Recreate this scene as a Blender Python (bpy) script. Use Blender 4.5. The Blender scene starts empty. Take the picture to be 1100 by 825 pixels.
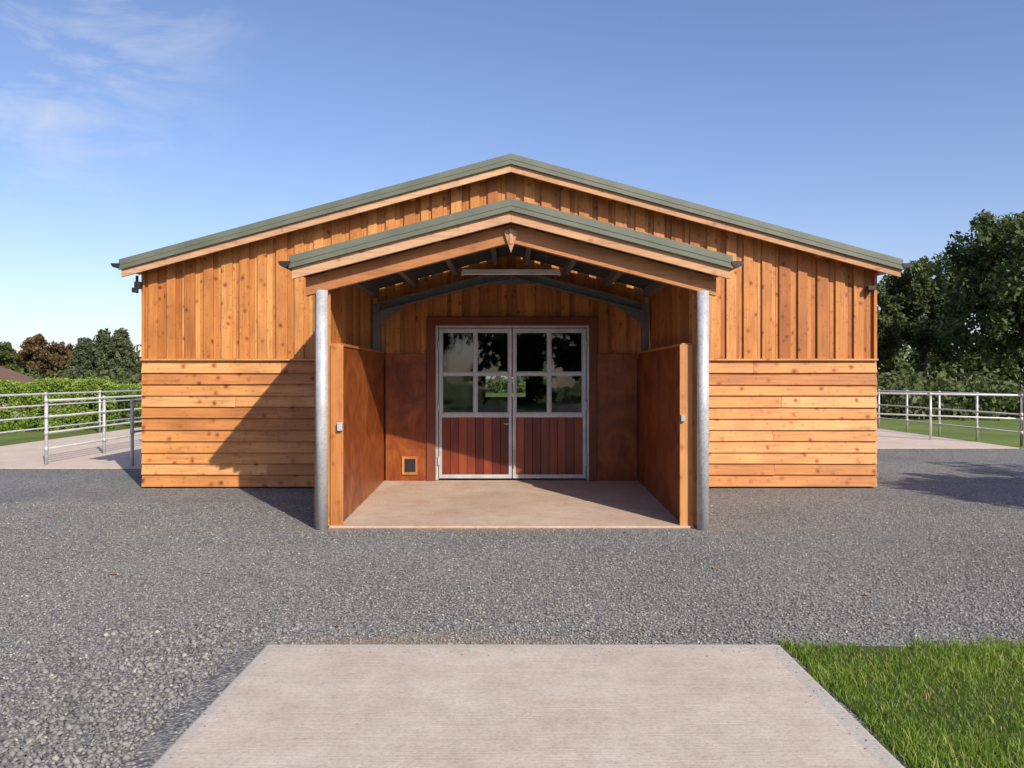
import bpy, math, random
import numpy as np
from mathutils import Vector
random.seed(4); RNG=np.random.default_rng(4)
scene=bpy.context.scene
# ------------------------------------------------------------ helpers
class MB:
    def __init__(s): s.v=[]; s.f=[]; s.r=[]
    def hexa(s,p,r=None):
        n=len(s.v); s.v+=p
        r=random.random() if r is None else r
        for q in ((3,2,1,0),(4,5,6,7),(0,1,5,4),(1,2,6,5),(2,3,7,6),(3,0,4,7)):
            s.f.append([n+i for i in q]); s.r.append(r)
    def box(s,x0,x1,y0,y1,z0,z1,r=None):
        s.hexa([(x0,y0,z0),(x1,y0,z0),(x1,y1,z0),(x0,y1,z0),(x0,y0,z1),(x1,y0,z1),(x1,y1,z1),(x0,y1,z1)],r)
    def slope(s,x0,x1,y0,y1,za0,zb0,za1,zb1,r=None):
        s.hexa([(x0,y0,za0),(x1,y0,zb0),(x1,y1,zb0),(x0,y1,za0),(x0,y0,za1),(x1,y0,zb1),(x1,y1,zb1),(x0,y1,za1)],r)
    def prism(s,pts,y0,y1,r=None):
        n=len(s.v); k=len(pts); r=random.random() if r is None else r
        s.v+=[(x,y0,z) for x,z in pts]+[(x,y1,z) for x,z in pts]
        s.f.append([n+i for i in range(k)]); s.f.append([n+k+i for i in reversed(range(k))]); s.r+=[r,r]
        for i in range(k):
            j=(i+1)%k; s.f.append([n+j,n+i,n+k+i,n+k+j]); s.r.append(r)
    def tube(s,a,b,ra,rb=None,seg=12,r=None):
        rb=ra if rb is None else rb
        a=Vector(a); b=Vector(b); d=(b-a).normalized()
        u=d.orthogonal().normalized(); w=d.cross(u); n=len(s.v); r=random.random() if r is None else r
        for c,rad in ((a,ra),(b,rb)):
            for i in range(seg):
                t=2*math.pi*i/seg; s.v.append(tuple(c+u*math.cos(t)*rad+w*math.sin(t)*rad))
        for i in range(seg):
            j=(i+1)%seg; s.f.append([n+i,n+j,n+seg+j,n+seg+i]); s.r.append(r)
        s.f.append([n+i for i in reversed(range(seg))]); s.f.append([n+seg+i for i in range(seg)]); s.r+=[r,r]
    def build(s,name,mat,parent=None,bevel=0,smooth=False):
        me=bpy.data.meshes.new(name); me.from_pydata(s.v,[],s.f); 
        at=me.attributes.new("rnd",'FLOAT','FACE'); at.data.foreach_set("value",s.r)
        me.materials.append(mat); me.update()
        o=bpy.data.objects.new(name,me); scene.collection.objects.link(o)
        if parent: o.parent=parent
        if smooth:
            me.polygons.foreach_set("use_smooth",[len(p.vertices)==4 for p in me.polygons])
        if bevel:
            m=o.modifiers.new("bevel",'BEVEL'); m.width=bevel; m.segments=2; m.limit_method='ANGLE'
        return o
def empty(name,loc=(0,0,0)):
    o=bpy.data.objects.new(name,None); scene.collection.objects.link(o); o.location=loc; return o
def npmesh(name,V,F,mat,rnd=None,parent=None):
    k=F.shape[1]
    me=bpy.data.meshes.new(name); me.vertices.add(len(V)); me.vertices.foreach_set("co",V.astype(np.float32).ravel())
    me.loops.add(F.size); me.loops.foreach_set("vertex_index",F.astype(np.int32).ravel())
    me.polygons.add(len(F)); me.polygons.foreach_set("loop_start",np.arange(0,F.size,k,dtype=np.int32))
    me.update(calc_edges=True)
    if rnd is not None:
        at=me.attributes.new("rnd",'FLOAT','FACE'); at.data.foreach_set("value",rnd.astype(np.float32))
    me.materials.append(mat)
    o=bpy.data.objects.new(name,me); scene.collection.objects.link(o)
    if parent: o.parent=parent
    return o
# ------------------------------------------------------------ materials
def newmat(name):
    m=bpy.data.materials.new(name); m.use_nodes=True; nt=m.node_tree
    return m,nt,nt.nodes["Principled BSDF"]
def N(nt,t,**k):
    n=nt.nodes.new(t)
    for a,b in k.items():
        if a in n.inputs: n.inputs[a].default_value=b
        else: setattr(n,a,b)
    return n
def L(nt,a,b): nt.links.new(a,b)
def ramp(nt,src,stops,interp='LINEAR'):
    r=nt.nodes.new('ShaderNodeValToRGB'); r.color_ramp.interpolation=interp
    e=r.color_ramp.elements
    while len(e)<len(stops): e.new(0.5)
    for i,(p,c) in enumerate(stops):
        e[i].position=p; e[i].color=(c if len(c)==4 else (*c,1))
    L(nt,src,r.inputs[0]); return r
def mix(nt,mode,fac,a,b):
    m=nt.nodes.new('ShaderNodeMix'); m.data_type='RGBA'; m.blend_type=mode
    for inp,val in ((0,fac),(6,a),(7,b)):
        if hasattr(val,'is_linked') or hasattr(val,'links'): L(nt,val,m.inputs[inp])
        else:
            m.inputs[inp].default_value=val if inp==0 or len(val)==4 else (*val,1)
    return m.outputs[2]
def mathn(nt,op,a,b=None):
    m=nt.nodes.new('ShaderNodeMath'); m.operation=op
    for i,v in enumerate((a,b)):
        if v is None: continue
        if isinstance(v,(int,float)): m.inputs[i].default_value=v
        else: L(nt,v,m.inputs[i])
    return m.outputs[0]
def bump(nt,bs,h,strength,dist):
    b=N(nt,'ShaderNodeBump',Strength=strength,Distance=dist); L(nt,h,b.inputs['Height']); L(nt,b.outputs[0],bs.inputs['Normal'])
def coords(nt,offs=True):
    tc=N(nt,'ShaderNodeTexCoord'); at=N(nt,'ShaderNodeAttribute',attribute_name="rnd")
    cb=N(nt,'ShaderNodeCombineXYZ')
    for i,k in enumerate((37.0,53.0,71.0)): L(nt,mathn(nt,'MULTIPLY',at.outputs['Fac'],k),cb.inputs[i])
    ad=N(nt,'ShaderNodeVectorMath',operation='ADD'); L(nt,tc.outputs['Object'],ad.inputs[0]); L(nt,cb.outputs[0],ad.inputs[1])
    return tc.outputs['Object'],ad.outputs[0],at.outputs['Fac']
def wood(name,axis,c1,c2,c3,knots=1.0,rough=.62,weather=.25,ks=6.0):
    m,nt,bs=newmat(name); o,v,r=coords(nt)
    s={'x':(1.2,22,22),'y':(22,1.2,22),'z':(22,22,1.2)}[axis]
    mp=N(nt,'ShaderNodeVectorMath',operation='MULTIPLY'); L(nt,v,mp.inputs[0]); mp.inputs[1].default_value=s
    g=N(nt,'ShaderNodeTexNoise',Scale=1.6,Detail=7.0,Roughness=.65,Distortion=.6); L(nt,mp.outputs[0],g.inputs['Vector'])
    wn=N(nt,'ShaderNodeTexWhiteNoise',noise_dimensions='1D'); L(nt,r,wn.inputs['W'])
    base=ramp(nt,wn.outputs['Value'],[(0,c2),(.3,tuple((a+b)/2 for a,b in zip(c1,c2))),(.65,c1),(1,c3)])
    col=mix(nt,'MULTIPLY',.75,base.outputs[0],ramp(nt,g.outputs[0],[(.25,(.5,.4,.33)),(.5,(.95,.92,.88)),(.8,(1.25,1.22,1.2))]).outputs[0])
    b=N(nt,'ShaderNodeTexNoise',Scale=1.6,Detail=4.0); L(nt,v,b.inputs['Vector'])
    col=mix(nt,'MULTIPLY',weather*2,col,ramp(nt,b.outputs[0],[(.3,(.66,.54,.46)),(.6,(1.12,1.1,1.08))]).outputs[0])
    if knots:
        dn=N(nt,'ShaderNodeTexNoise',Scale=14.0,Detail=2.0); L(nt,v,dn.inputs['Vector'])
        mm=N(nt,'ShaderNodeVectorMath',operation='SCALE'); L(nt,dn.outputs['Color'],mm.inputs[0]); mm.inputs['Scale'].default_value=.035
        aa=N(nt,'ShaderNodeVectorMath',operation='ADD'); L(nt,v,aa.inputs[0]); L(nt,mm.outputs[0],aa.inputs[1])
        for sc_,f in ((ks,.85),(ks*2.1,.4)):
            vo=N(nt,'ShaderNodeTexVoronoi',Scale=sc_); L(nt,aa.outputs[0],vo.inputs['Vector'])
            k=ramp(nt,vo.outputs['Distance'],[(.0,(.2,.09,.04)),(.095,(.30,.14,.07)),(.15,(.76,.56,.40)),(.28,(1,1,1))])
            col=mix(nt,'MULTIPLY',knots*f,col,k.outputs[0])
    L(nt,col,bs.inputs['Base Color']); bs.inputs['Roughness'].default_value=rough
    bump(nt,bs,g.outputs[0],.35,.004)
    return m
W1,W2,W3=(.55,.225,.055),(.37,.125,.026),(.66,.32,.10)
mWoodV=wood("larch_vertical",'z',W1,W2,W3,1.0)
mWoodX=wood("larch_horizontal",'x',(.62,.285,.085),(.47,.18,.045),(.70,.37,.14),1.0,ks=5.0)
mWoodY=wood("larch_depth",'y',W1,W2,W3,.9)
mTrim=wood("pale_timber",'x',(.55,.32,.17),(.50,.26,.12),(.60,.38,.23),.5)
mBeam=wood("beam_timber",'x',(.42,.165,.05),(.37,.13,.038),(.46,.20,.07),.4)
mEnd=wood("end_timber",'z',(.52,.22,.06),(.45,.17,.045),(.56,.26,.09),.5)
mFrame=wood("hardwood_frame",'z',(.17,.04,.016),(.14,.03,.012),(.21,.055,.022),0)
mRed=wood("red_door_boards",'z',(.22,.042,.018),(.11,.018,.010),(.33,.085,.03),0,rough=.3)
def plymat():
    m,nt,bs=newmat("stained_plywood"); o,v,r=coords(nt)
    n=N(nt,'ShaderNodeTexNoise',Scale=2.2,Detail=6.0,Roughness=.6,Distortion=1.2); L(nt,v,n.inputs['Vector'])
    mp=N(nt,'ShaderNodeVectorMath',operation='MULTIPLY'); L(nt,v,mp.inputs[0]); mp.inputs[1].default_value=(9,9,.9)
    g=N(nt,'ShaderNodeTexNoise',Scale=3.0,Detail=8.0,Roughness=.7,Distortion=1.5); L(nt,mp.outputs[0],g.inputs['Vector'])
    c=ramp(nt,n.outputs[0],[(.30,(.14,.026,.005)),(.5,(.27,.066,.011)),(.70,(.38,.125,.026))])
    col=mix(nt,'MULTIPLY',.8,c.outputs[0],ramp(nt,g.outputs[0],[(.3,(.6,.5,.45)),(.65,(1.15,1.15,1.15))]).outputs[0])
    L(nt,col,bs.inputs['Base Color']); bs.inputs['Roughness'].default_value=.42; return m
mPly=plymat()
def metal(name,c,rough,met,sc=18,var=.35):
    m,nt,bs=newmat(name); tc=N(nt,'ShaderNodeTexCoord')
    v=N(nt,'ShaderNodeTexVoronoi',Scale=sc*3.0); L(nt,tc.outputs['Object'],v.inputs['Vector'])
    n=N(nt,'ShaderNodeTexNoise',Scale=sc*.3,Detail=5.0); L(nt,tc.outputs['Object'],n.inputs['Vector'])
    a=mix(nt,'MULTIPLY',var,c,v.outputs['Color'])
    hs=N(nt,'ShaderNodeHueSaturation',Saturation=.12 if c[0]>.3 else .5); L(nt,a,hs.inputs['Color'])
    col=mix(nt,'MULTIPLY',.6,hs.outputs[0],ramp(nt,n.outputs[0],[(.3,(.7,.7,.7)),(.65,(1.05,1.05,1.05))]).outputs[0])
    L(nt,col,bs.inputs['Base Color']); bs.inputs['Roughness'].default_value=rough; bs.inputs['Metallic'].default_value=met
    return m
mGalv=metal("galvanised_steel",(.62,.64,.65),.45,.25)
mDoorSteel=metal("door_steel",(.55,.57,.58),.4,.25,var=.15)
mDarkSteel=metal("grey_steel",(.20,.225,.26),.5,.2)
mBlack=metal("black_plastic",(.02,.02,.022),.5,0)
mGrey=metal("grey_plastic",(.45,.46,.47),.5,0,var=.1)
mWhite=metal("lamp_white",(.8,.8,.8),.4,0,var=.05)
def green():
    m,nt,bs=newmat("green_flashing"); tc=N(nt,'ShaderNodeTexCoord')
    n=N(nt,'ShaderNodeTexNoise',Scale=3.0,Detail=4.0); L(nt,tc.outputs['Object'],n.inputs['Vector'])
    c=ramp(nt,n.outputs[0],[(.3,(.12,.130,.092)),(.7,(.16,.170,.122))])
    L(nt,c.outputs[0],bs.inputs['Base Color']); bs.inputs['Roughness'].default_value=.4; return m
mGreen=green()
def simple(name,c1,c2,scale,rough=.9,bs_=.0,bd=.01,det=6):
    m,nt,bs=newmat(name); tc=N(nt,'ShaderNodeTexCoord')
    n=N(nt,'ShaderNodeTexNoise',Scale=scale,Detail=det,Roughness=.65); L(nt,tc.outputs['Object'],n.inputs['Vector'])
    c=ramp(nt,n.outputs[0],[(.3,c1),(.7,c2)]); L(nt,c.outputs[0],bs.inputs['Base Color']); bs.inputs['Roughness'].default_value=rough
    if bs_: bump(nt,bs,n.outputs[0],bs_,bd)
    return m
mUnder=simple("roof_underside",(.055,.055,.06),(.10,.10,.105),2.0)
mBark=simple("bark",(.05,.037,.025),(.12,.09,.065),6.0,.95,.8,.05)
mRoofTile=simple("brown_tiles",(.13,.07,.045),(.22,.12,.08),3.0)
mRender=simple("cream_render",(.45,.4,.33),(.55,.5,.42),3.0)
mDarkIn=simple("interior_wall",(.10,.08,.06),(.17,.13,.10),2.0)
def concrete(name,c1,c2,stain,brush='x',margin=False,blotch=.6):
    m,nt,bs=newmat(name); tc=N(nt,'ShaderNodeTexCoord'); v=tc.outputs['Object']
    n1=N(nt,'ShaderNodeTexNoise',Scale=.9,Detail=6.0,Roughness=.6); L(nt,v,n1.inputs['Vector'])
    n2=N(nt,'ShaderNodeTexNoise',Scale=55.0,Detail=4.0,Roughness=.7); L(nt,v,n2.inputs['Vector'])
    mp=N(nt,'ShaderNodeVectorMath',operation='MULTIPLY'); L(nt,v,mp.inputs[0]); mp.inputs[1].default_value=(1.2,70,1) if brush=='x' else (60,1.2,1)
    n3=N(nt,'ShaderNodeTexNoise',Scale=1.5,Detail=4.0,Distortion=.3); L(nt,mp.outputs[0],n3.inputs['Vector'])
    mp2=N(nt,'ShaderNodeVectorMath',operation='MULTIPLY'); L(nt,v,mp2.inputs[0]); mp2.inputs[1].default_value=(1.0,1.35,1)
    n4=N(nt,'ShaderNodeTexNoise',Scale=1.7,Detail=9.0,Roughness=.74,Distortion=.5); L(nt,mp2.outputs[0],n4.inputs['Vector'])
    n5=N(nt,'ShaderNodeTexNoise',Scale=5.0,Detail=6.0,Roughness=.75); L(nt,v,n5.inputs['Vector'])
    col=ramp(nt,n1.outputs[0],[(.3,c1),(.7,c2)]).outputs[0]
    col=mix(nt,'MIX',ramp(nt,n4.outputs[0],[(.46,(0,0,0)),(.66,(blotch,)*3)]).outputs[0],col,stain)
    col=mix(nt,'MULTIPLY',.8,col,ramp(nt,n5.outputs[0],[(.3,(.84,.82,.80)),(.55,(1,1,1)),(.75,(1.1,1.1,1.1))]).outputs[0])
    if margin:
        sx=N(nt,'ShaderNodeSeparateXYZ'); L(nt,v,sx.inputs[0])
        ax=mathn(nt,'ABSOLUTE',mathn(nt,'SUBTRACT',sx.outputs[0],.05))
        ax=mathn(nt,'SUBTRACT',mathn(nt,'ADD',ax,mathn(nt,'MULTIPLY',sx.outputs[1],.0115)),1.485)
        ey=mathn(nt,'SUBTRACT',sx.outputs[1],4.46)
        mx_=mathn(nt,'MAXIMUM',ax,ey)
        mg=ramp(nt,mathn(nt,'ADD',mathn(nt,'MULTIPLY',mx_,20.0),.5),[(.35,(0,0,0)),(.5,(.6,.6,.6))]).outputs[0]
        col=mix(nt,'MIX',mg,col,(.45,.43,.39))
    col=mix(nt,'MULTIPLY',.5,col,ramp(nt,n3.outputs[0],[(.3,(.84,.83,.82)),(.6,(1.05,1.05,1.05))]).outputs[0])
    col=mix(nt,'MULTIPLY',.7,col,ramp(nt,n2.outputs[0],[(.3,(.72,.70,.69)),(.5,(1,1,1)),(.75,(1.15,1.15,1.15))]).outputs[0])
    L(nt,col,bs.inputs['Base Color']); bs.inputs['Roughness'].default_value=.88
    h=mathn(nt,'ADD',mathn(nt,'MULTIPLY',n3.outputs[0],1.0),mathn(nt,'MULTIPLY',n2.outputs[0],.6)); bump(nt,bs,h,.4,.006)
    return m
mConc=concrete("brushed_concrete",(.54,.45,.365),(.62,.535,.45),(.50,.375,.285),margin=True,blotch=.55)
mConc2=concrete("yard_concrete",(.60,.48,.39),(.68,.56,.47),(.62,.49,.40))
mFloor=concrete("porch_concrete",(.50,.37,.28),(.60,.47,.37),(.46,.30,.21),blotch=.7)
def gravel():
    m,nt,bs=newmat("grey_gravel"); tc=N(nt,'ShaderNodeTexCoord'); v=tc.outputs['Object']
    vo=N(nt,'ShaderNodeTexVoronoi',Scale=55.0); L(nt,v,vo.inputs['Vector'])
    vb=N(nt,'ShaderNodeTexVoronoi',Scale=130.0); L(nt,v,vb.inputs['Vector'])
    sp=N(nt,'ShaderNodeSeparateColor'); L(nt,vo.outputs['Color'],sp.inputs[0])
    c=ramp(nt,sp.outputs[0],[(0,(.14,.138,.13)),(.4,(.245,.24,.225)),(.75,(.31,.30,.28)),(.93,(.40,.38,.35)),(1,(.53,.50,.46))]).outputs[0]
    c=mix(nt,'MULTIPLY',.85,c,ramp(nt,vo.outputs['Distance'],[(.0,(1.15,1.15,1.15)),(.45,(.95,.95,.95)),(.8,(.33,.33,.34))]).outputs[0])
    n=N(nt,'ShaderNodeTexNoise',Scale=.55,Detail=6.0,Roughness=.6); L(nt,v,n.inputs['Vector'])
    c=mix(nt,'MULTIPLY',.9,c,ramp(nt,n.outputs[0],[(.3,(.76,.77,.79)),(.7,(1.14,1.13,1.12))]).outputs[0])
    n5=N(nt,'ShaderNodeTexNoise',Scale=9.0,Detail=5.0,Roughness=.7); L(nt,v,n5.inputs['Vector'])
    c=mix(nt,'MULTIPLY',.7,c,ramp(nt,n5.outputs[0],[(.3,(.75,.75,.75)),(.7,(1.18,1.18,1.18))]).outputs[0])
    sx=N(nt,'ShaderNodeSeparateXYZ'); L(nt,v,sx.inputs[0])
    d1=mathn(nt,'ABSOLUTE',mathn(nt,'SUBTRACT',sx.outputs[1],4.62)); d1=mathn(nt,'ADD',d1,mathn(nt,'MULTIPLY',mathn(nt,'ABSOLUTE',mathn(nt,'ADD',sx.outputs[0],.45)),.14))
    d2=mathn(nt,'ABSOLUTE',mathn(nt,'SUBTRACT',sx.outputs[1],8.1)); d2=mathn(nt,'ADD',d2,mathn(nt,'MULTIPLY',mathn(nt,'ABSOLUTE',sx.outputs[0]),.05))
    dd=mathn(nt,'MINIMUM',d1,d2)
    n6=N(nt,'ShaderNodeTexNoise',Scale=7.0,Detail=6.0,Roughness=.75); L(nt,v,n6.inputs['Vector'])
    msk=mathn(nt,'ADD',dd,mathn(nt,'MULTIPLY',mathn(nt,'SUBTRACT',n6.outputs[0],.5),.6))
    fac=ramp(nt,msk,[(.0,(.8,.8,.8)),(.24,(0,0,0))]).outputs[0]
    c=mix(nt,'MIX',fac,c,(.38,.22,.13))
    n7=N(nt,'ShaderNodeTexNoise',Scale=1.1,Detail=7.0,Roughness=.75); L(nt,v,n7.inputs['Vector'])
    c=mix(nt,'MIX',ramp(nt,n7.outputs[0],[(.58,(0,0,0)),(.74,(.45,.45,.45))]).outputs[0],c,(.34,.28,.22))
    L(nt,c,bs.inputs['Base Color']); bs.inputs['Roughness'].default_value=.92
    h=mathn(nt,'ADD',mathn(nt,'MULTIPLY',vo.outputs['Distance'],-1.0),mathn(nt,'MULTIPLY',vb.outputs['Distance'],-.4))
    bump(nt,bs,h,.9,.010)
    return m
mGravel=gravel()
def attrmat(name,stops,rough=.8,trans=0,noise=None):
    m,nt,bs=newmat(name); at=N(nt,'ShaderNodeAttribute',attribute_name="rnd")
    c=ramp(nt,at.outputs['Fac'],stops).outputs[0]
    L(nt,c,bs.inputs['Base Color']); bs.inputs['Roughness'].default_value=rough
    if trans:
        tr=N(nt,'ShaderNodeBsdfTranslucent'); L(nt,c,tr.inputs[0]); mx=N(nt,'ShaderNodeMixShader'); mx.inputs[0].default_value=trans
        L(nt,bs.outputs[0],mx.inputs[1]); L(nt,tr.outputs[0],mx.inputs[2]); L(nt,mx.outputs[0],nt.nodes['Material Output'].inputs[0])
    return m
mStone=attrmat("gravel_stones",[(0,(.12,.12,.115)),(.5,(.24,.235,.22)),(.85,(.33,.32,.295)),(1,(.48,.44,.39))],.9)
mBlade=attrmat("grass_blades",[(0,(.10,.17,.015)),(.5,(.20,.32,.03)),(.85,(.32,.42,.06)),(1,(.48,.43,.17))],.55,.35)
mOak=attrmat("oak_leaves",[(0,(.022,.040,.012)),(.5,(.05,.08,.019)),(1,(.11,.14,.034))],.6,.25)
mLight=attrmat("lime_leaves",[(0,(.04,.058,.018)),(.5,(.08,.11,.03)),(1,(.15,.17,.055))],.65,.25)
mRust=attrmat("copper_leaves",[(0,(.05,.035,.016)),(.5,(.12,.07,.03)),(1,(.18,.12,.05))],.65,.22)
mCon=attrmat("conifer_leaves",[(0,(.035,.05,.025)),(.5,(.065,.085,.035)),(1,(.12,.14,.06))],.7,.1)
mHedge=attrmat("hedge_leaves",[(0,(.12,.19,.02)),(.5,(.21,.31,.04)),(1,(.32,.42,.08))],.6,.3)
mDry=attrmat("dry_leaves",[(0,(.30,.11,.04)),(1,(.45,.22,.08))],.8)
def grassground(name,c1,c2,c3):
    m,nt,bs=newmat(name); tc=N(nt,'ShaderNodeTexCoord'); v=tc.outputs['Object']
    a=N(nt,'ShaderNodeTexNoise',Scale=.25,Detail=8.0,Roughness=.7); L(nt,v,a.inputs['Vector'])
    b=N(nt,'ShaderNodeTexNoise',Scale=20.0,Detail=6.0,Roughness=.8); L(nt,v,b.inputs['Vector'])
    c=ramp(nt,a.outputs[0],[(.3,c1),(.5,c2),(.72,c3)]).outputs[0]
    c=mix(nt,'MULTIPLY',.8,c,ramp(nt,b.outputs[0],[(.3,(.5,.5,.5)),(.7,(1.3,1.3,1.3))]).outputs[0])
    L(nt,c,bs.inputs['Base Color']); bs.inputs['Roughness'].default_value=.95; bump(nt,bs,b.outputs[0],.6,.05); return m
mLawn=grassground("meadow",(.10,.15,.02),(.15,.21,.035),(.22,.25,.06))
mSoil=grassground("turf_soil",(.06,.08,.02),(.09,.11,.02),(.11,.12,.03))
def glass():
    m,nt,bs=newmat("window_glass"); nt.nodes.remove(bs)
    tr=N(nt,'ShaderNodeBsdfTransparent',Color=(.75,.78,.76,1)); gl=N(nt,'ShaderNodeBsdfGlossy',Roughness=.02,Color=(.9,.95,1,1))
    fr=N(nt,'ShaderNodeFresnel',IOR=1.6); mx=N(nt,'ShaderNodeMixShader')
    L(nt,fr.outputs[0],mx.inputs[0]); L(nt,tr.outputs[0],mx.inputs[1]); L(nt,gl.outputs[0],mx.inputs[2])
    L(nt,mx.outputs[0],nt.nodes['Material Output'].inputs[0]); return m
mGlass=glass()
# ------------------------------------------------------------ ground
def sheet(name,poly,z,mat,thick=0,bevel=0):
    mb=MB(); k=len(poly)
    mb.v=[(x,y,z) for x,y in poly]; mb.f=[list(range(k))]; mb.r=[.5]
    if thick:
        mb.v+=[(x,y,z-thick) for x,y in poly]
        for i in range(k):
            j=(i+1)%k; mb.f.append([j,i,k+i,k+j]); mb.r.append(.5)
    return mb.build(name,mat,bevel=bevel)
sheet("ground",[(-500,-500),(500,-500),(500,700),(-500,700)],-.03,mLawn)
sheet("gravel_yard",[(-24,-14),(26,-14),(26,17.2),(0,17.2),(0,13.6),(-24,13.6)],0,mGravel)
sheet("concrete_yard",[(-11.7,13.45),(-5.32,13.4),(-5.32,32),(-11.7,32)],.012,mConc2,.06)
sheet("concrete_yard",[(5.27,17.1),(11.4,17.25),(11.25,32),(5.27,32)],.012,mConc2,.06)
sheet("concrete_slab",[(-1.56,-4),(1.66,-4),(1.58,4.53),(-1.44,4.53)],.03,mConc,.09,bevel=.018)
sheet("lawn",[(1.69,-5),(14,-5),(14,4.4),(1.63,4.56)],.006,mSoil)
n=110000
gx=1.60+(RNG.random(n)**1.5)*4.6; gy=.9+RNG.random(n)*3.78
edge=4.56+.06*np.sin(gx*5.1)+.05*np.sin(gx*13+1)+.03*np.sin(gx*29)+RNG.normal(0,.04,n)
lim=1.655+.012*np.sin(gy*9)+RNG.normal(0,.02,n)
k=(gy<edge)&(gx>lim-(gy-3)*.02); gx=gx[k]; gy=gy[k]; n=len(gx)
cl=.5+.5*np.sin(gx*3.1+np.sin(gy*2.3)*2)*np.sin(gy*4.1+gx)
h=(.022+.038*RNG.random(n)**1.3)*(.6+.6*cl); w=.0015+.0016*RNG.random(n)
a=RNG.random(n)*6.283; le=RNG.random(n)*.9+.1; la=RNG.random(n)*6.283
P0=np.stack([gx,gy,np.full(n,.0)],1); side=np.stack([np.cos(a),np.sin(a),np.zeros(n)],1)*w[:,None]
ld=np.stack([np.cos(la),np.sin(la),np.zeros(n)],1)
M=P0+ld*(h*le*.35)[:,None]+np.array([0,0,1])*(h*.6)[:,None]; T=P0+ld*(h*le)[:,None]+np.array([0,0,1])*h[:,None]
V=np.stack([P0-side,P0+side,M+side*.8,M-side*.8,T+side*.15,T-side*.15],1).reshape(-1,3)
i=np.arange(n)[:,None]*6
F=np.concatenate([i+np.array([[0,1,2,3]]),i+np.array([[3,2,4,5]])],0)
rr=np.clip(.25+.35*cl+RNG.normal(0,.2,n),0,.97); rr[RNG.random(n)<.06]=1
npmesh("grass",V,F,mBlade,np.concatenate([rr,rr]))
n=170000
py=1.8+RNG.random(n)**1.2*8.0; px=(RNG.random(n)*2-1)*(py*.72+.5)
k=~((px>-1.60)&(px<1.66)&(py<4.56))&~((px>1.6)&(py<4.6))&~((abs(px)<2.1)&(py>8.1)); px=px[k]; py=py[k]
sz=.004+.008*RNG.random(len(px))**2; pz=np.zeros(len(px)); bias=np.zeros(len(px))
big=np.exp(-((px+1.95)/.5)**2)*(py<5)
m_=RNG.random(len(px))<big*.4; sz[m_]*=2.0; bias[m_]=-.15
# strays kicked on to slab and porch floor edges
ns=260; ex=np.where(RNG.random(ns)<.6,-1.47+np.abs(RNG.normal(0,.10,ns)),1.56-np.abs(RNG.normal(0,.06,ns))); ey=2+RNG.random(ns)*2.45
fx=-1.4+RNG.random(160)*2.9; fy=4.5-np.abs(RNG.normal(0,.10,160))
hx=-1.75+RNG.random(110)*3.5; hy=8.18+np.abs(RNG.normal(0,.16,110))
px=np.concatenate([px,ex,fx,hx]); py=np.concatenate([py,ey,fy,hy]); nn_=ns+160+110
sz=np.concatenate([sz,.002+.004*RNG.random(nn_)**2]); pz=np.concatenate([pz,np.full(ns+160,.03),.022+(hy-8.14)*.0304]); bias=np.concatenate([bias,np.zeros(nn_)])
n=len(px)
base=np.array([[1,0,0],[.3,.95,0],[-.8,.6,0],[-.8,-.6,0],[.3,-.95,0],[0,0,.75],[0.1,0,-.6]])
V=base[None]*(1+RNG.normal(0,.2,(n,7,1)))*sz[:,None,None]
a=RNG.random(n)*6.283; c,s=np.cos(a)[:,None],np.sin(a)[:,None]; t=RNG.normal(0,.35,n)[:,None]
x=V[:,:,0]*c-V[:,:,1]*s; y=V[:,:,0]*s+V[:,:,1]*c; z=V[:,:,2]*.9+x*t
V=np.stack([x+px[:,None],y+py[:,None],z+(sz*.3+pz)[:,None]],2).reshape(-1,3)
f=np.array([[0,1,5],[1,2,5],[2,3,5],[3,4,5],[4,0,5],[1,0,6],[2,1,6],[3,2,6],[4,3,6],[0,4,6]])
npmesh("gravel",V,(np.arange(n)[:,None,None]*7+f[None]).reshape(-1,3),mStone,np.repeat(np.clip(RNG.normal(.5,.25,n)+bias,0,1),10))
mb=MB()
for lx,ly in [(4.5,6.9),(4.42,6.95),(-.5,5.0),(2.6,5.6),(-3.2,6.2),(.3,5.3),(-5.2,8.9),(3.4,7.6),(-1.1,4.9),(6.1,9),(-2.2,7.1),(1.7,6.4)]:
    a=random.random()*6; s=.028
    q=[(lx+math.cos(a+t)*s*(1 if j%2 else .6),ly+math.sin(a+t)*s*(1 if j%2 else .6),.016+random.random()*.015) for j,t in enumerate((0,1.57,3.14,4.71))]
    nn=len(mb.v); mb.v+=q; mb.f.append([nn,nn+1,nn+2,nn+3]); mb.r.append(random.random())
mb.build("fallen_leaves",mDry)
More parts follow.
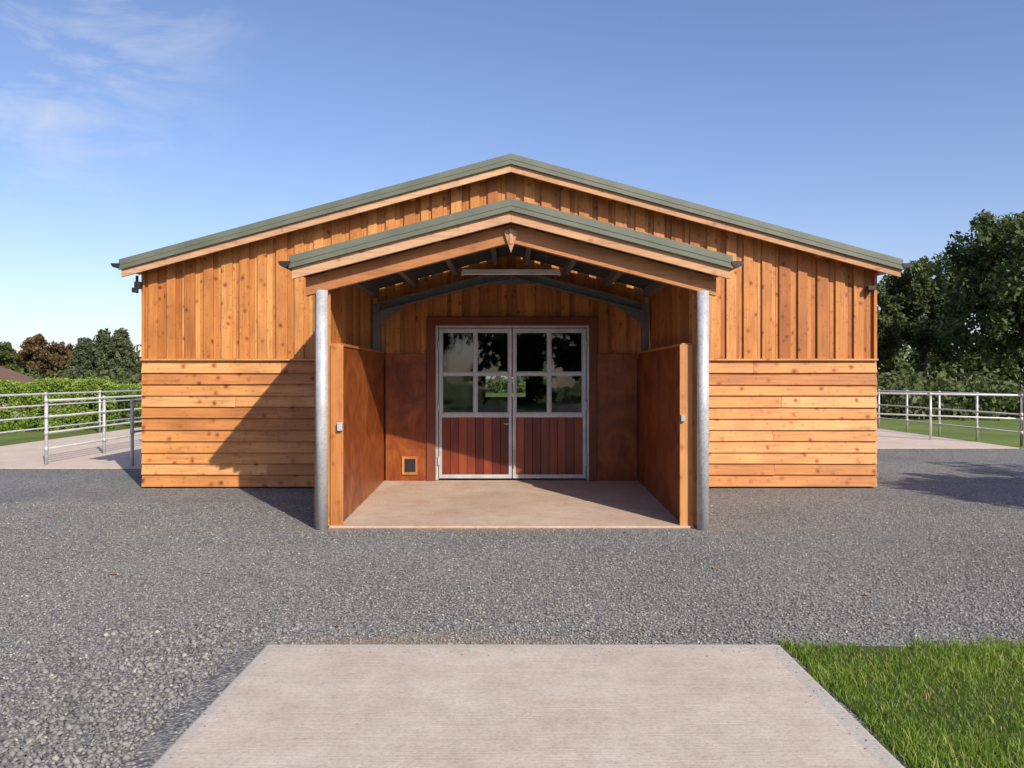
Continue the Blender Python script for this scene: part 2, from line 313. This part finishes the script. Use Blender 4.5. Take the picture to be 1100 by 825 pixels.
# ------------------------------------------------------------ barn
barn=empty("timber_barn",(0,11,0))
def add(mb,name,mat,**k):
    o=mb.build(name,mat,None,**k); o.parent=barn; o.location=(0,-11,0); return o
XL,XR=-5.30,5.25; YB=29.0
MR=lambda x:4.70-.27*abs(x)
PR=lambda x:3.41-.26*abs(x)
def vboards(mb,x0,x1,y,zb,zt,pitch=.262,wo=.145):
    x=x0
    while x<x1-.005:
        e=min(x+pitch,x1); j=random.uniform(-.003,.003)
        if x<0<e:
            r=random.random(); mb.slope(x,0,y+.036,y+.056,zb,zb,zt(x),zt(0),r); mb.slope(0,e-.003,y+.036,y+.056,zb,zb,zt(0),zt(e),r)
        else: mb.slope(x,e-.003,y+.036+j,y+.056,zb,zb,zt(x),zt(e)); 
        x+=pitch
    x=x0+.058
    while x<x1-.04:
        xs=x+random.uniform(-.014,.014); ww=wo+random.uniform(-.016,.016); e=min(xs+ww,x1-.002); o=random.uniform(0,.006)
        if xs<0<e:
            r=random.random(); mb.slope(xs,0,y+o,y+.030,zb,zb,zt(xs),zt(0),r); mb.slope(0,e,y+o,y+.030,zb,zb,zt(0),zt(e),r)
        else: mb.slope(xs,e,y+o,y+.030,zb-random.uniform(0,.006),zb,zt(xs),zt(e))
        x+=pitch
mb=MB(); zt=lambda x:MR(x)-.05
vboards(mb,XL+.03,-1.18,11.065,1.865,zt); vboards(mb,-1.18,1.20,11.065,2.44,zt); vboards(mb,1.20,XR-.03,11.065,1.865,zt)
mb.box(XL-.012,XL+.03,11.05,11.12,1.865,MR(XL)-.08); mb.box(XR-.03,XR+.012,11.05,11.12,1.865,MR(XR)-.08)
add(mb,"vertical_cladding",mWoodV)
mb=MB()
def hboards(mb,x0,x1,z0,z1,yb,pitch=.158):
    nrow=round((z1-z0)/pitch); p=(z1-z0)/nrow
    for i in range(nrow):
        a=z0+i*p+random.uniform(-.006,.006); b=a+p+.02
        segs=[x0,x1] 
        if (x1-x0)>2.5 and i%3==1: segs=[x0,x0+(x1-x0)*random.uniform(.35,.65),x1]
        for s,e in zip(segs[:-1],segs[1:]):
            r=random.random(); w0=random.uniform(-.005,.005); t=random.uniform(-.004,.004)
            e2=e-(.004 if e!=x1 else 0)
            mb.hexa([(s,yb-.046+w0,a+t),(e2,yb-.046-w0,a-t),(e2,yb,a-t),(s,yb,a+t),(s,yb-.010,b),(e2,yb-.010,b),(e2,yb,b),(s,yb,b)],r)
hboards(mb,XL-.01,-2.09,.03,1.82,11.085); hboards(mb,2.09,XR+.01,.03,1.82,11.085)
mb.box(XL-.015,-2.09,11.015,11.062,1.838,1.862); mb.box(2.09,XR+.015,11.015,11.062,1.838,1.862)
add(mb,"horizontal_cladding",mWoodX)
mb=MB()
mb.slope(XL,-1.12,11.13,11.23,0,0,MR(XL)-.09,MR(-1.12)-.09,.5); mb.slope(1.14,XR,11.13,11.23,0,0,MR(1.14)-.09,MR(XR)-.09,.5)
mb.slope(-1.12,0,11.13,11.23,2.40,2.40,MR(1.12)-.09,MR(0)-.09,.5); mb.slope(0,1.14,11.13,11.23,2.40,2.40,MR(0)-.09,MR(1.14)-.09,.5)
for x0,x1,z0,z1 in ((XL,-.95,0,None),(.55,XR,0,None),(-.95,-.2,0,.85),(-.2,.55,0,.85)):
    if z1 is None: mb.slope(x0,x1,YB-.1,YB,0,0,MR(x0)-.09,MR(x1)-.09,.5)
    else: mb.box(x0,x1,YB-.1,YB,z0,z1,.5)
mb.slope(-.95,0,YB-.1,YB,1.75,1.75,MR(.95)-.09,MR(0)-.09,.5); mb.slope(0,.55,YB-.1,YB,1.75,1.75,MR(0)-.09,MR(.55)-.09,.5)
mb.box(XL,XL+.08,11.23,YB-.1,0,MR(XL)-.09,.5); mb.box(XR-.08,XR,11.23,YB-.1,0,MR(XR)-.09,.5)
for yy in (14.5,18,22):
    mb.box(-5.1,-1.5,yy,yy+.05,.1,1.5); mb.box(1.6,5.1,yy,yy+.05,.1,1.5)
mb.box(-1.55,-1.5,14.5,26,.1,1.3); mb.box(1.6,1.65,14.5,26,.1,1.3)
add(mb,"inner_walls",mDarkIn)
mb=MB(); mb.box(XL+.08,XR-.08,11.2,YB-.1,.02,.1,.5); add(mb,"interior_floor",mDarkIn)
mb=MB(); y=11.15
while y<YB:
    zt_=MR(XL)-.1
    mb.box(XL-.02,XL-.002,y,y+.125,1.86,zt_); mb.box(XR+.002,XR+.02,y,y+.125,1.86,zt_); y+=.13
add(mb,"side_vertical_cladding",mWoodV)
mb=MB()
for i in range(12):
    z=.03+i*.15; mb.box(XL-.03,XL-.002,11.13,YB,z,z+.142); mb.box(XR+.002,XR+.03,11.13,YB,z,z+.142)
add(mb,"side_horizontal_cladding",mWoodY)
def roof(R,xe,y0,y1,fl,bg,pre):
    mb=MB()
    for s in (-1,1):
        a,b=(s*xe,0) if s<0 else (0,s*xe)
        mb.slope(a,b,y0+.03,y1,R(a)-.035,R(b)-.035,R(a)-.005,R(b)-.005,.5)
        yy=y0+.3
        while yy<y1-.1:
            mb.slope(a,b,yy,yy+.06,R(a)-.004,R(b)-.004,R(a)+.025,R(b)+.025,.5); yy+=.33
    mb.prism([(-.2,R(.2)+.028),(0,R(0)+.03),(.2,R(.2)+.028),(.2,R(.2)+.036),(0,R(0)+.04),(-.2,R(.2)+.036)],y0+.02,y1+.01)
    add(mb,pre+"roof_sheets",mGreen)
    mb=MB()
    for s in (-1,1):
        a,b=(s*xe,0) if s<0 else (0,s*xe)
        mb.slope(a,b,y0,y0+.02,R(a)-fl,R(b)-fl,R(a)+.035,R(b)+.035,.5)
        mb.slope(a,b,y0+.0205,y0+.17,R(a)+.027,R(b)+.027,R(a)+.0345,R(b)+.0345,.5)
        mb.slope(a,b,y0-.012,y0-.001,R(a)-fl,R(b)-fl,R(a)-fl+.016,R(b)-fl+.016,.5)
        mb.slope(a,b,y0-.006,y0-.001,R(a)-fl*.42,R(b)-fl*.42,R(a)-fl*.42+.008,R(b)-fl*.42+.008,.5)
    add(mb,pre+"verge_flashing",mGreen)
    mb=MB()
    for s in (-1,1):
        a,b=(s*(xe-.02),0) if s<0 else (0,s*(xe-.02))
        mb.slope(a,b,y0+.03,y0+.065,R(a)-bg,R(b)-bg,R(a)-.04,R(b)-.04)
    add(mb,pre+"barge_board",mTrim,bevel=.004)
    mb=MB()
    for s in (-1,1):
        cx=s*(xe+.045); cz=R(xe)-.02; rad=.062; seg=8
        for i in range(seg):
            t0=math.pi+math.pi*i/seg; t1=math.pi+math.pi*(i+1)/seg
            pts=[(cx+rad*math.cos(t),cz+rad*math.sin(t)) for t in (t0,t1)]+[(cx+(rad-.006)*math.cos(t),cz+(rad-.006)*math.sin(t)) for t in (t1,t0)]
            mb.prism(pts,y0-.0,y1)
        mb.prism([(cx+rad*1.03*math.cos(math.pi+math.pi*i/8),cz+rad*1.03*math.sin(math.pi+math.pi*i/8)) for i in range(9)],y0-.012,y0-.001)
    add(mb,pre+"gutters",mBlack)
roof(MR,5.50,10.78,YB+.3,.112,.215,"main_")
roof(PR,2.29,7.93,11.03,.095,.205,"porch_")
mb=MB()
for s in (-1,1):
    for x in (.4,1.4,2.4,3.4,4.4,5.3):
        a,b=(s*x-.04,s*x+.04)
        mb.slope(a,b,10.85,11.06,MR(a)-.19,MR(b)-.19,MR(a)-.04,MR(b)-.04)
        mb.slope(a,b,11.24,YB-.11,MR(a)-.19,MR(b)-.19,MR(a)-.04,MR(b)-.04)
add(mb,"main_purlins",mWoodY)
mb=MB()
for s in (-1,1):
    for x in (.22,.78,1.36,1.92):
        a,b=s*x-.03,s*x+.03
        mb.slope(a,b,7.997,11.03,PR(a)-.17,PR(b)-.17,PR(a)-.055,PR(b)-.055)
add(mb,"porch_purlins",mDarkSteel)
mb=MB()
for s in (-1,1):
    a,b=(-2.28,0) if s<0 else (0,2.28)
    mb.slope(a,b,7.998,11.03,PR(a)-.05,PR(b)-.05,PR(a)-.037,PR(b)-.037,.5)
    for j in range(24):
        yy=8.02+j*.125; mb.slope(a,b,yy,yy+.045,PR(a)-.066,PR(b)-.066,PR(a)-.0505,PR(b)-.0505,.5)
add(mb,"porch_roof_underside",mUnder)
mb=MB()
for s in (-1,1):
    a,b=(-2.17,0) if s<0 else (0,2.17)
    mb.slope(a,b,8.12,8.19,PR(a)-.39,PR(b)-.39,PR(a)-.195,PR(b)-.195)
add(mb,"porch_front_beam",mBeam,bevel=.005)
mb=MB(); mb.prism([(-.075,3.13),(0,2.905),(.075,3.13),(0.0,3.17)],8.085,8.118); mb.box(-.018,.018,8.072,8.084,3.0,3.15); add(mb,"beam_gusset",mTrim,bevel=.003)
mb=MB()
for s in (-1,1):
    a,b=(-1.9,0) if s<0 else (0,1.9)
    for (q0,q1,yf0,yf1) in ((-.40,-.385,10.82,10.94),(-.385,-.29,10.875,10.885),(-.29,-.275,10.82,10.94)):
        mb.slope(a,b,yf0,yf1,PR(a)+q0,PR(b)+q0,PR(a)+q1,PR(b)+q1)
    mb.box(s*1.90-.05,s*1.90+.05,10.82,10.94,.05,PR(1.9)-.28)
    mb.prism([(s*1.85,PR(1.85)-.40),(s*1.85,PR(1.85)-.58),(s*1.45,PR(1.45)-.40)],10.87,10.89)
mb.prism([(-.35,PR(.35)-.401),(.35,PR(.35)-.401),(0,PR(0)-.402-.02),],10.86,10.90)
mb.box(-.012,.012,10.80,10.96,PR(0)-.47,PR(0)-.26)
add(mb,"steel_frame",mDarkSteel)
mb=MB()
for x in (-1.985,2.015): mb.tube((x,8.07,0),(x,8.07,PR(x)-.385),.062,seg=28)
add(mb,"porch_posts",mGalv,smooth=True)
mbv=MB(); mbp=MB(); mbx=MB(); mbe=MB()
for s,xi in ((-1,-1.82),(1,1.83)):
    xs=sorted((xi,xi+s*.02)); 
    mbp.box(xs[0],xs[1],8.20,9.62,.02,1.93); mbp.box(xs[0],xs[1],9.625,11.04,.02,1.93)
    xc=sorted((xi-s*.012,xi+s*.27)); mbe.box(xc[0],xc[1],8.20,11.01,1.932,1.962)
    y=8.26
    while y<10.9:
        xs2=sorted((xi+s*.15,xi+s*.172)); 
        mbv.box(xs2[0],xs2[1],y,y+.135,1.963,PR(xi+s*.16)-.08); y+=.152
    xo=sorted((xi+s*.235,xi+s*.26))
    for i in range(13):
        z=.03+i*.145; mbx.box(xo[0],xo[1],8.20,11.03,z,z+.138)
    xe_=sorted((xi-s*.035,xi+s*.10)); mbe.box(xe_[0],xe_[1],8.172,8.198,.01,1.945)
    xe_=sorted((xi+s*.103,xi+s*.275)); mbe.box(xe_[0],xe_[1],8.192,8.199,.01,PR(xi+s*.19)-.38)
    xe_=sorted((xi+s*.13,xi+s*.2)); mbe.box(xe_[0],xe_[1],8.2,8.26,1.963,PR(xi+s*.165)-.3)
add(mbv,"porch_upper_boards",mWoodV); add(mbx,"porch_outer_boards",mWoodY); add(mbe,"porch_end_timbers",mEnd,bevel=.003)
mbp.box(-1.80,-1.215,11.035,11.055,.06,1.935); mbp.box(1.235,1.81,11.035,11.055,.06,1.935)
add(mbp,"plywood_panels",mPly,bevel=.002)
mb=MB(); mb.box(-1.21,-1.085,11.01,11.14,.06,2.465); mb.box(1.125,1.23,11.01,11.14,.06,2.465); mb.box(-1.085,1.125,11.012,11.138,2.345,2.463)
add(mb,"door_frame",mFrame,bevel=.004)
mb=MB(); mg=MB(); mr=MB(); mk=MB()
y0,y1=11.045,11.10
mb.box(-1.083,-1.045,y0,y1,.12,2.343); mb.box(1.085,1.123,y0,y1,.12,2.343); mb.box(-1.045,1.085,y0+.002,y1,2.308,2.341)
for a,b in ((-1.035,.012),(.024,1.075)):
    c=(a+b)/2; f=.045; yy0,yy1=11.035,11.085
    for p in ((a,a+f,.145,2.298),(b-f,b,.145,2.298),): mb.box(p[0],p[1],yy0,yy1,p[2],p[3])
    for z0,z1 in ((.145,.20),(1.02,1.08),(2.248,2.298)): mb.box(a+f,b-f,yy0+.002,yy1-.002,z0,z1)
    mb.box(c-.02,c+.02,yy0+.004,yy1-.004,1.08,2.248)
    for xa,xb in ((a+f,c-.02),(c+.02,b-f)):
        mb.box(xa,xb,yy0+.006,yy1-.006,1.63,1.665)
        for za,zb in ((1.08,1.63),(1.665,2.248)):
            for q in ((xa,xa+.014,za,zb),(xb-.014,xb,za,zb)): mb.box(q[0],q[1],yy0+.018,yy1-.01,q[2],q[3])
            mb.box(xa+.014,xb-.014,yy0+.019,yy1-.01,za,za+.014); mb.box(xa+.014,xb-.014,yy0+.019,yy1-.01,zb-.014,zb)
            tl=random.uniform(-.002,.002)
            mg.hexa([(xa+.014,yy0+.030+tl,za+.014),(xb-.014,yy0+.030-tl,za+.014),(xb-.014,yy0+.034-tl,za+.014),(xa+.014,yy0+.034+tl,za+.014),
                     (xa+.014,yy0+.030-tl,zb-.014),(xb-.014,yy0+.030+tl,zb-.014),(xb-.014,yy0+.034+tl,zb-.014),(xa+.014,yy0+.034-tl,zb-.014)])
    nb=8; w=(b-a-2*f)/nb
    for i in range(nb): mr.box(a+f+i*w+.002,a+f+(i+1)*w-.002,yy0+.014,yy1-.01,.2,1.02)
add(mb,"door_steelwork",mDoorSteel,bevel=.003); add(mg,"door_glass",mGlass); add(mr,"door_boards",mRed,bevel=.003)
mk.box(-.03,.006,11.01,11.034,.86,1.06); mk.tube((-.012,11.0,.93),(-.10,11.0,.93),.009); mk.tube((-.012,11.034,.93),(-.012,10.995,.93),.012)
mk.tube((.045,11.02,.3),(.045,11.02,.55),.01)
for z in (.4,1.2,2.05):
    mk.tube((-1.04,11.025,z-.06),(-1.04,11.025,z+.06),.013); mk.tube((1.08,11.025,z-.06),(1.08,11.025,z+.06),.013)
add(mk,"door_hardware",mGalv)
mb=MB(); 
for q in ((-1.56,-1.53,.2,.46),(-1.37,-1.34,.2,.46),(-1.53,-1.37,.2,.235),(-1.53,-1.37,.425,.46)): mb.box(q[0],q[1],11.015,11.034,q[2],q[3])
add(mb,"hatch_frame",mEnd)
mb=MB(); mb.box(-1.53,-1.37,11.025,11.033,.235,.425); add(mb,"hatch_flap",mBlack)
mb=MB(); mb.hexa([(-1.93,8.14,-.05),(1.94,8.14,-.05),(1.94,11.2,-.05),(-1.93,11.2,-.05),(-1.93,8.14,.022),(1.94,8.14,.022),(1.94,11.2,.115),(-1.93,11.2,.115)],.5)
add(mb,"porch_floor",mFloor,bevel=.008)
mb=MB(); mb.box(-.62,.62,9.75,9.81,2.93,2.965); mb.tube((-.6,9.78,2.915),(.6,9.78,2.915),.016); mb.box(-.63,-.60,9.755,9.805,2.89,2.935); mb.box(.60,.63,9.755,9.805,2.89,2.935)
add(mb,"strip_light",mWhite)
mb=MB(); 
for x in (-.45,.45): mb.tube((x,9.78,2.96),(x,9.78,PR(x)-.06),.006)
add(mb,"light_hangers",mDarkSteel)
mb=MB(); mb.box(-1.84,-1.785,8.125,8.17,1.03,1.12); mb.box(1.80,1.845,8.13,8.17,1.13,1.20)
add(mb,"switch_boxes",mGrey,bevel=.006)
mb=MB(); mb.box(XL-.06,XL+.02,10.93,11.03,2.86,2.96); mb.box(XL-.08,XL+.0,10.90,10.95,2.80,2.87); mb.box(XR-.16,XR-.04,10.95,11.05,2.84,2.90); mb.tube((XL-.05,11.0,2.8),(XL-.05,11.0,3.05),.02)
add(mb,"security_lights",mBlack,bevel=.006)
# ------------------------------------------------------------ railings
def fence(pts,n,rails=(1.17,.88,.59,.30),name="metal_railing"):
    e=empty(name,(pts[0][0],pts[0][1],0)); mb=MB()
    for (ax,ay),(bx,by) in zip(pts[:-1],pts[1:]):
        for z in rails: mb.tube((ax,ay,z),(bx,by,z),.021 if z<1.1 else .025,seg=10)
    mp=MB()
    for (ax,ay),(bx,by),k in zip(pts[:-1],pts[1:],n):
        for i in range(k+1):
            t=i/k; x=ax+(bx-ax)*t; y=ay+(by-ay)*t
            mp.tube((x,y,-.02),(x,y,1.19),.03,seg=12)
            for z in rails: mp.tube((x,y,z-.04),(x,y,z+.04),.037,seg=10)
    for m,nm in ((mb,"rails"),(mp,"posts")):
        o=m.build(nm,mGalv,smooth=True); o.parent=e; o.location=(-pts[0][0],-pts[0][1],0)
fence([(-8.4,13.9),(-8.55,30)],[8])
fence([(-11.9,14.5),(-11.9,30),(-8.6,30.2)],[6,2])
fence([(-6.75,13.7),(-6.75,15.2),(-5.4,15.2)],[1,1],rails=(1.17,.62))
fence([(11.95,18),(11.5,31)],[8],rails=(1.17,.72,.3))
fence([(11.95,18.0),(5.4,25.5)],[5],rails=(1.17,.62))
# ------------------------------------------------------------ vegetation
def leaves(cent,rad,per,size,flat=.0):
    k=len(cent); C=np.repeat(cent,per,0); R=np.repeat(rad,per); n=len(C)
    d=RNG.normal(0,1,(n,3)); d/=np.linalg.norm(d,axis=1)[:,None]
    P=C+d*(R*RNG.random(n)**.45)[:,None]
    a=RNG.normal(0,1,(n,3)); a/=np.linalg.norm(a,axis=1)[:,None]
    b=np.cross(a,RNG.normal(0,1,(n,3))); b/=np.linalg.norm(b,axis=1)[:,None]
    s=size*(.6+.8*RNG.random(n))[:,None]
    V=np.stack([P-a*s,P-b*s*.55,P+a*s,P+b*s*.55],1).reshape(-1,3)
    F=np.arange(n*4).reshape(-1,4)
    cr=np.repeat(RNG.random(k),per)
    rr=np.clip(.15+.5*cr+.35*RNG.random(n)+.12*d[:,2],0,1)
    return V,F,rr
def tree(name,x,y,h,r,mat,nc=160,per=110,ls=.13,low=.22,trunk=.28):
    e=empty(name,(x,y,0)); mb=MB()
    zc=h*(1+low)/2; rz=h*(1-low)/2
    top=h*.62; mb.tube((0,0,-.1),(.1*r*.3,0,top*.5),trunk,trunk*.7,12); mb.tube((.1*r*.3,0,top*.5),(0,.1,top),trunk*.7,trunk*.35,10)
    lobes=[]
    nl=11
    for i in range(nl):
        a=i*2.4+random.random(); el=random.uniform(-.5,1.0); rr=random.uniform(.45,.68)
        c=Vector((math.cos(a)*r*rr*math.cos(el),math.sin(a)*r*rr*math.cos(el),zc+rz*rr*math.sin(el)*1.05)); lobes.append((c,random.uniform(.30,.46)*r))
        s=Vector((0,0,h*random.uniform(.25,.5))); mid=(s+c)/2+Vector((0,0,.05*h))
        mb.tube(s,mid,trunk*.38,trunk*.24,8); mb.tube(mid,c,trunk*.24,trunk*.07,7)
    lobes.append((Vector((0,0,zc)),r*.55)); lobes.append((Vector((0,0,h-r*.42)),r*.42))
    cen=[];rad=[]
    for _ in range(nc):
        c,R=random.choice(lobes); d=Vector((random.gauss(0,1),random.gauss(0,1),random.gauss(0,1))).normalized()
        p=c+d*R*random.uniform(.65,1.08); cen.append((p.x,p.y,max(p.z,h*low*.7))); rad.append(r*random.uniform(.09,.19))
    V,F,rr=leaves(np.array(cen),np.array(rad),per,ls)
    mb.build("trunk_and_limbs",mBark,e,smooth=True)
    npmesh("foliage",V,F,mat,rr,e)
def conifer(name,x,y,h,r,mat):
    e=empty(name,(x,y,0)); mb=MB(); mb.tube((0,0,-.1),(0,0,h*.97),.2,.03,10)
    cen=[];rad=[]
    for i in range(150):
        t=random.random()**.8; z=h*(.12+.86*t); rr=r*(1-t)**.75*random.uniform(.5,1.05)+.1; a=random.random()*6.28
        cen.append((math.cos(a)*rr,math.sin(a)*rr,z)); rad.append(r*random.uniform(.13,.26))
        if i%3==0: mb.tube((0,0,z+.1),cen[-1],.05,.015,6)
    V,F,q=leaves(np.array(cen),np.array(rad),70,.10); mb.build("trunk_and_limbs",mBark,e); npmesh("foliage",V,F,mat,q,e)
tree("oak_tree",23.6,34,9.1,4.5,mOak,nc=420,per=130,ls=.11,low=.06,trunk=.4)
tree("oak_tree",28.5,37,10.5,5,mOak,nc=300,per=110,ls=.14,low=.08,trunk=.4)
tree("oak_tree",24.6,46,8.9,2.8,mLight,nc=260,per=110,ls=.12,low=.08)
tree("oak_tree",21.0,46,7.4,2.7,mLight,nc=240,per=110,ls=.12,low=.05)
tree("oak_tree",13.3,2.9,6.6,3.4,mOak,nc=460,per=120,ls=.10,low=.36,trunk=.2)
tree("broadleaf_tree",-39.5,58,5.0,2.6,mLight,nc=150,per=90,ls=.13,low=.05)
tree("broadleaf_tree",-35.0,58,4.6,2.3,mRust,nc=140,per=90,ls=.12,low=.05)
tree("broadleaf_tree",-43.5,57,5.6,2.8,mLight,nc=150,per=90,ls=.13,low=.05)
conifer("conifer_tree",-29.7,56,4.9,1.6,mCon)
conifer("conifer_tree",-31.6,57,4.4,1.5,mCon)
conifer("conifer_tree",-27.9,55,4.9,1.5,mCon)
def treeline(name,segs,mat,ls,per):
    cen=[];rad=[]
    for (ax,ay,bx,by,h,n) in segs:
        ph=random.random()*6
        for _ in range(n):
            t=random.random(); x=ax+(bx-ax)*t; y=ay+(by-ay)*t+random.uniform(-2.5,2.5)
            s=math.hypot(bx-ax,by-ay)*t
            hh=h*(.72+.16*math.sin(s*.55+ph)+.12*math.sin(s*1.37+ph*2))
            z=hh*(1-random.random()**1.7*.95); cen.append((x,y,z)); rad.append(random.uniform(.5,1.1))
    V,F,rr=leaves(np.array(cen),np.array(rad),per,ls); return npmesh(name,V,F,mat,rr)
treeline("distant_treeline",[(-75,70,-20,66,3.6,600),(16,62,75,50,5.0,700),(-20,80,30,80,3.6,350)],mLight,.22,60)
treeline("distant_treeline",[(-34,-26,34,-28,7.5,650),(-38,-26,-40,30,6,300)],mOak,.3,50)
def hedge(name,ax,ay,bx,by,h,w,n,mat):
    dx,dy=bx-ax,by-ay; Ln=math.hypot(dx,dy); ux,uy=dx/Ln,dy/Ln
    cen=[]
    for _ in range(n):
        t=random.random()*Ln; s=random.choice((0,1,2)); 
        if s==0: o=-w/2; z=random.random()*h
        elif s==1: o=random.uniform(-w/2,w/2); z=h
        else: o=w/2; z=random.random()*h
        cen.append((ax+ux*t-uy*o,ay+uy*t+ux*o,z+.05*math.sin(t*2.1)+.04*math.sin(t*5)))
    V,F,rr=leaves(np.array(cen),RNG.uniform(.10,.18,n),45,.04)
    return npmesh(name,V,F,mat,rr)
hedge("garden_hedge",-22,19,-12.7,24.5,1.38,1.2,2000,mHedge)
hedge("garden_hedge",-12.7,24.5,-12.5,36,1.2,1.2,900,mHedge)
treeline("shrubs",[(13.5,32,30,30,1.3,260),(-30,44,-14,44,1.7,240)],mLight,.12,70)
hs=empty("neighbouring_house",(-20.5,27,0))
mb=MB(); mb.box(-5,1.7,-2,3,0,1.4,.5); mb.build("walls",mRender,hs)
mb=MB(); mb.prism([(-5.4,1.35),(2.2,1.35),(-.3,2.3),(-2.6,2.3)],-2.3,3.3,.5); mb.build("roof",mRoofTile,hs)
# ------------------------------------------------------------ light, sky, camera
el=math.radians(33); sd=Vector((.53,-.85,0)).normalized()
dirs=Vector((sd.x*math.cos(el),sd.y*math.cos(el),math.sin(el)))
sun=bpy.data.lights.new("sun",'SUN'); sun.energy=5.0; sun.angle=math.radians(.5); sun.color=(1,.92,.78)
so=bpy.data.objects.new("sun",sun); scene.collection.objects.link(so); so.rotation_euler=dirs.to_track_quat('Z','Y').to_euler(); so.location=(20,-20,20)
w=bpy.data.worlds.new("World"); scene.world=w; w.use_nodes=True; nt=w.node_tree
bg=nt.nodes['Background']; sky=nt.nodes.new('ShaderNodeTexSky'); sky.sky_type='NISHITA'; sky.sun_disc=False
sky.sun_elevation=el; sky.sun_rotation=math.atan2(dirs.x,dirs.y); sky.air_density=1.0; sky.dust_density=1.0; sky.ozone_density=2.6; sky.altitude=50
tc=N(nt,'ShaderNodeTexCoord'); vm=N(nt,'ShaderNodeVectorMath',operation='MULTIPLY'); L(nt,tc.outputs['Generated'],vm.inputs[0]); vm.inputs[1].default_value=(2.2,1,6)
cn=N(nt,'ShaderNodeTexNoise',Scale=3.2,Detail=9.0,Roughness=.62,Distortion=.5); L(nt,vm.outputs[0],cn.inputs['Vector'])
dt=N(nt,'ShaderNodeVectorMath',operation='DOT_PRODUCT'); L(nt,tc.outputs['Generated'],dt.inputs[0]); dt.inputs[1].default_value=Vector((-.56,.826,.42)).normalized()
msk=ramp(nt,dt.outputs['Value'],[(.965,(0,0,0)),(.995,(1,1,1))]).outputs[0]
cf=mix(nt,'MULTIPLY',1.0,msk,ramp(nt,cn.outputs[0],[(.45,(0,0,0)),(.75,(.7,.7,.7))]).outputs[0])
sk=mix(nt,'MULTIPLY',1.0,sky.outputs[0],(1.14,1.07,1.20))
col=mix(nt,'MIX',cf,sk,(5.3,5.6,6.2))
L(nt,col,bg.inputs[0]); bg.inputs[1].default_value=.14
cam=bpy.data.cameras.new("camera"); co=bpy.data.objects.new("camera",cam); scene.collection.objects.link(co)
co.location=(0,0,1.6); co.rotation_euler=(math.radians(90),0,0); cam.sensor_width=36; cam.lens=27.03
cam.shift_y=-7.5/1100; cam.shift_x=.001; cam.clip_end=2000; cam.clip_start=.05
scene.camera=co
scene.view_settings.view_transform='Standard'; scene.view_settings.look='None'; scene.view_settings.exposure=0
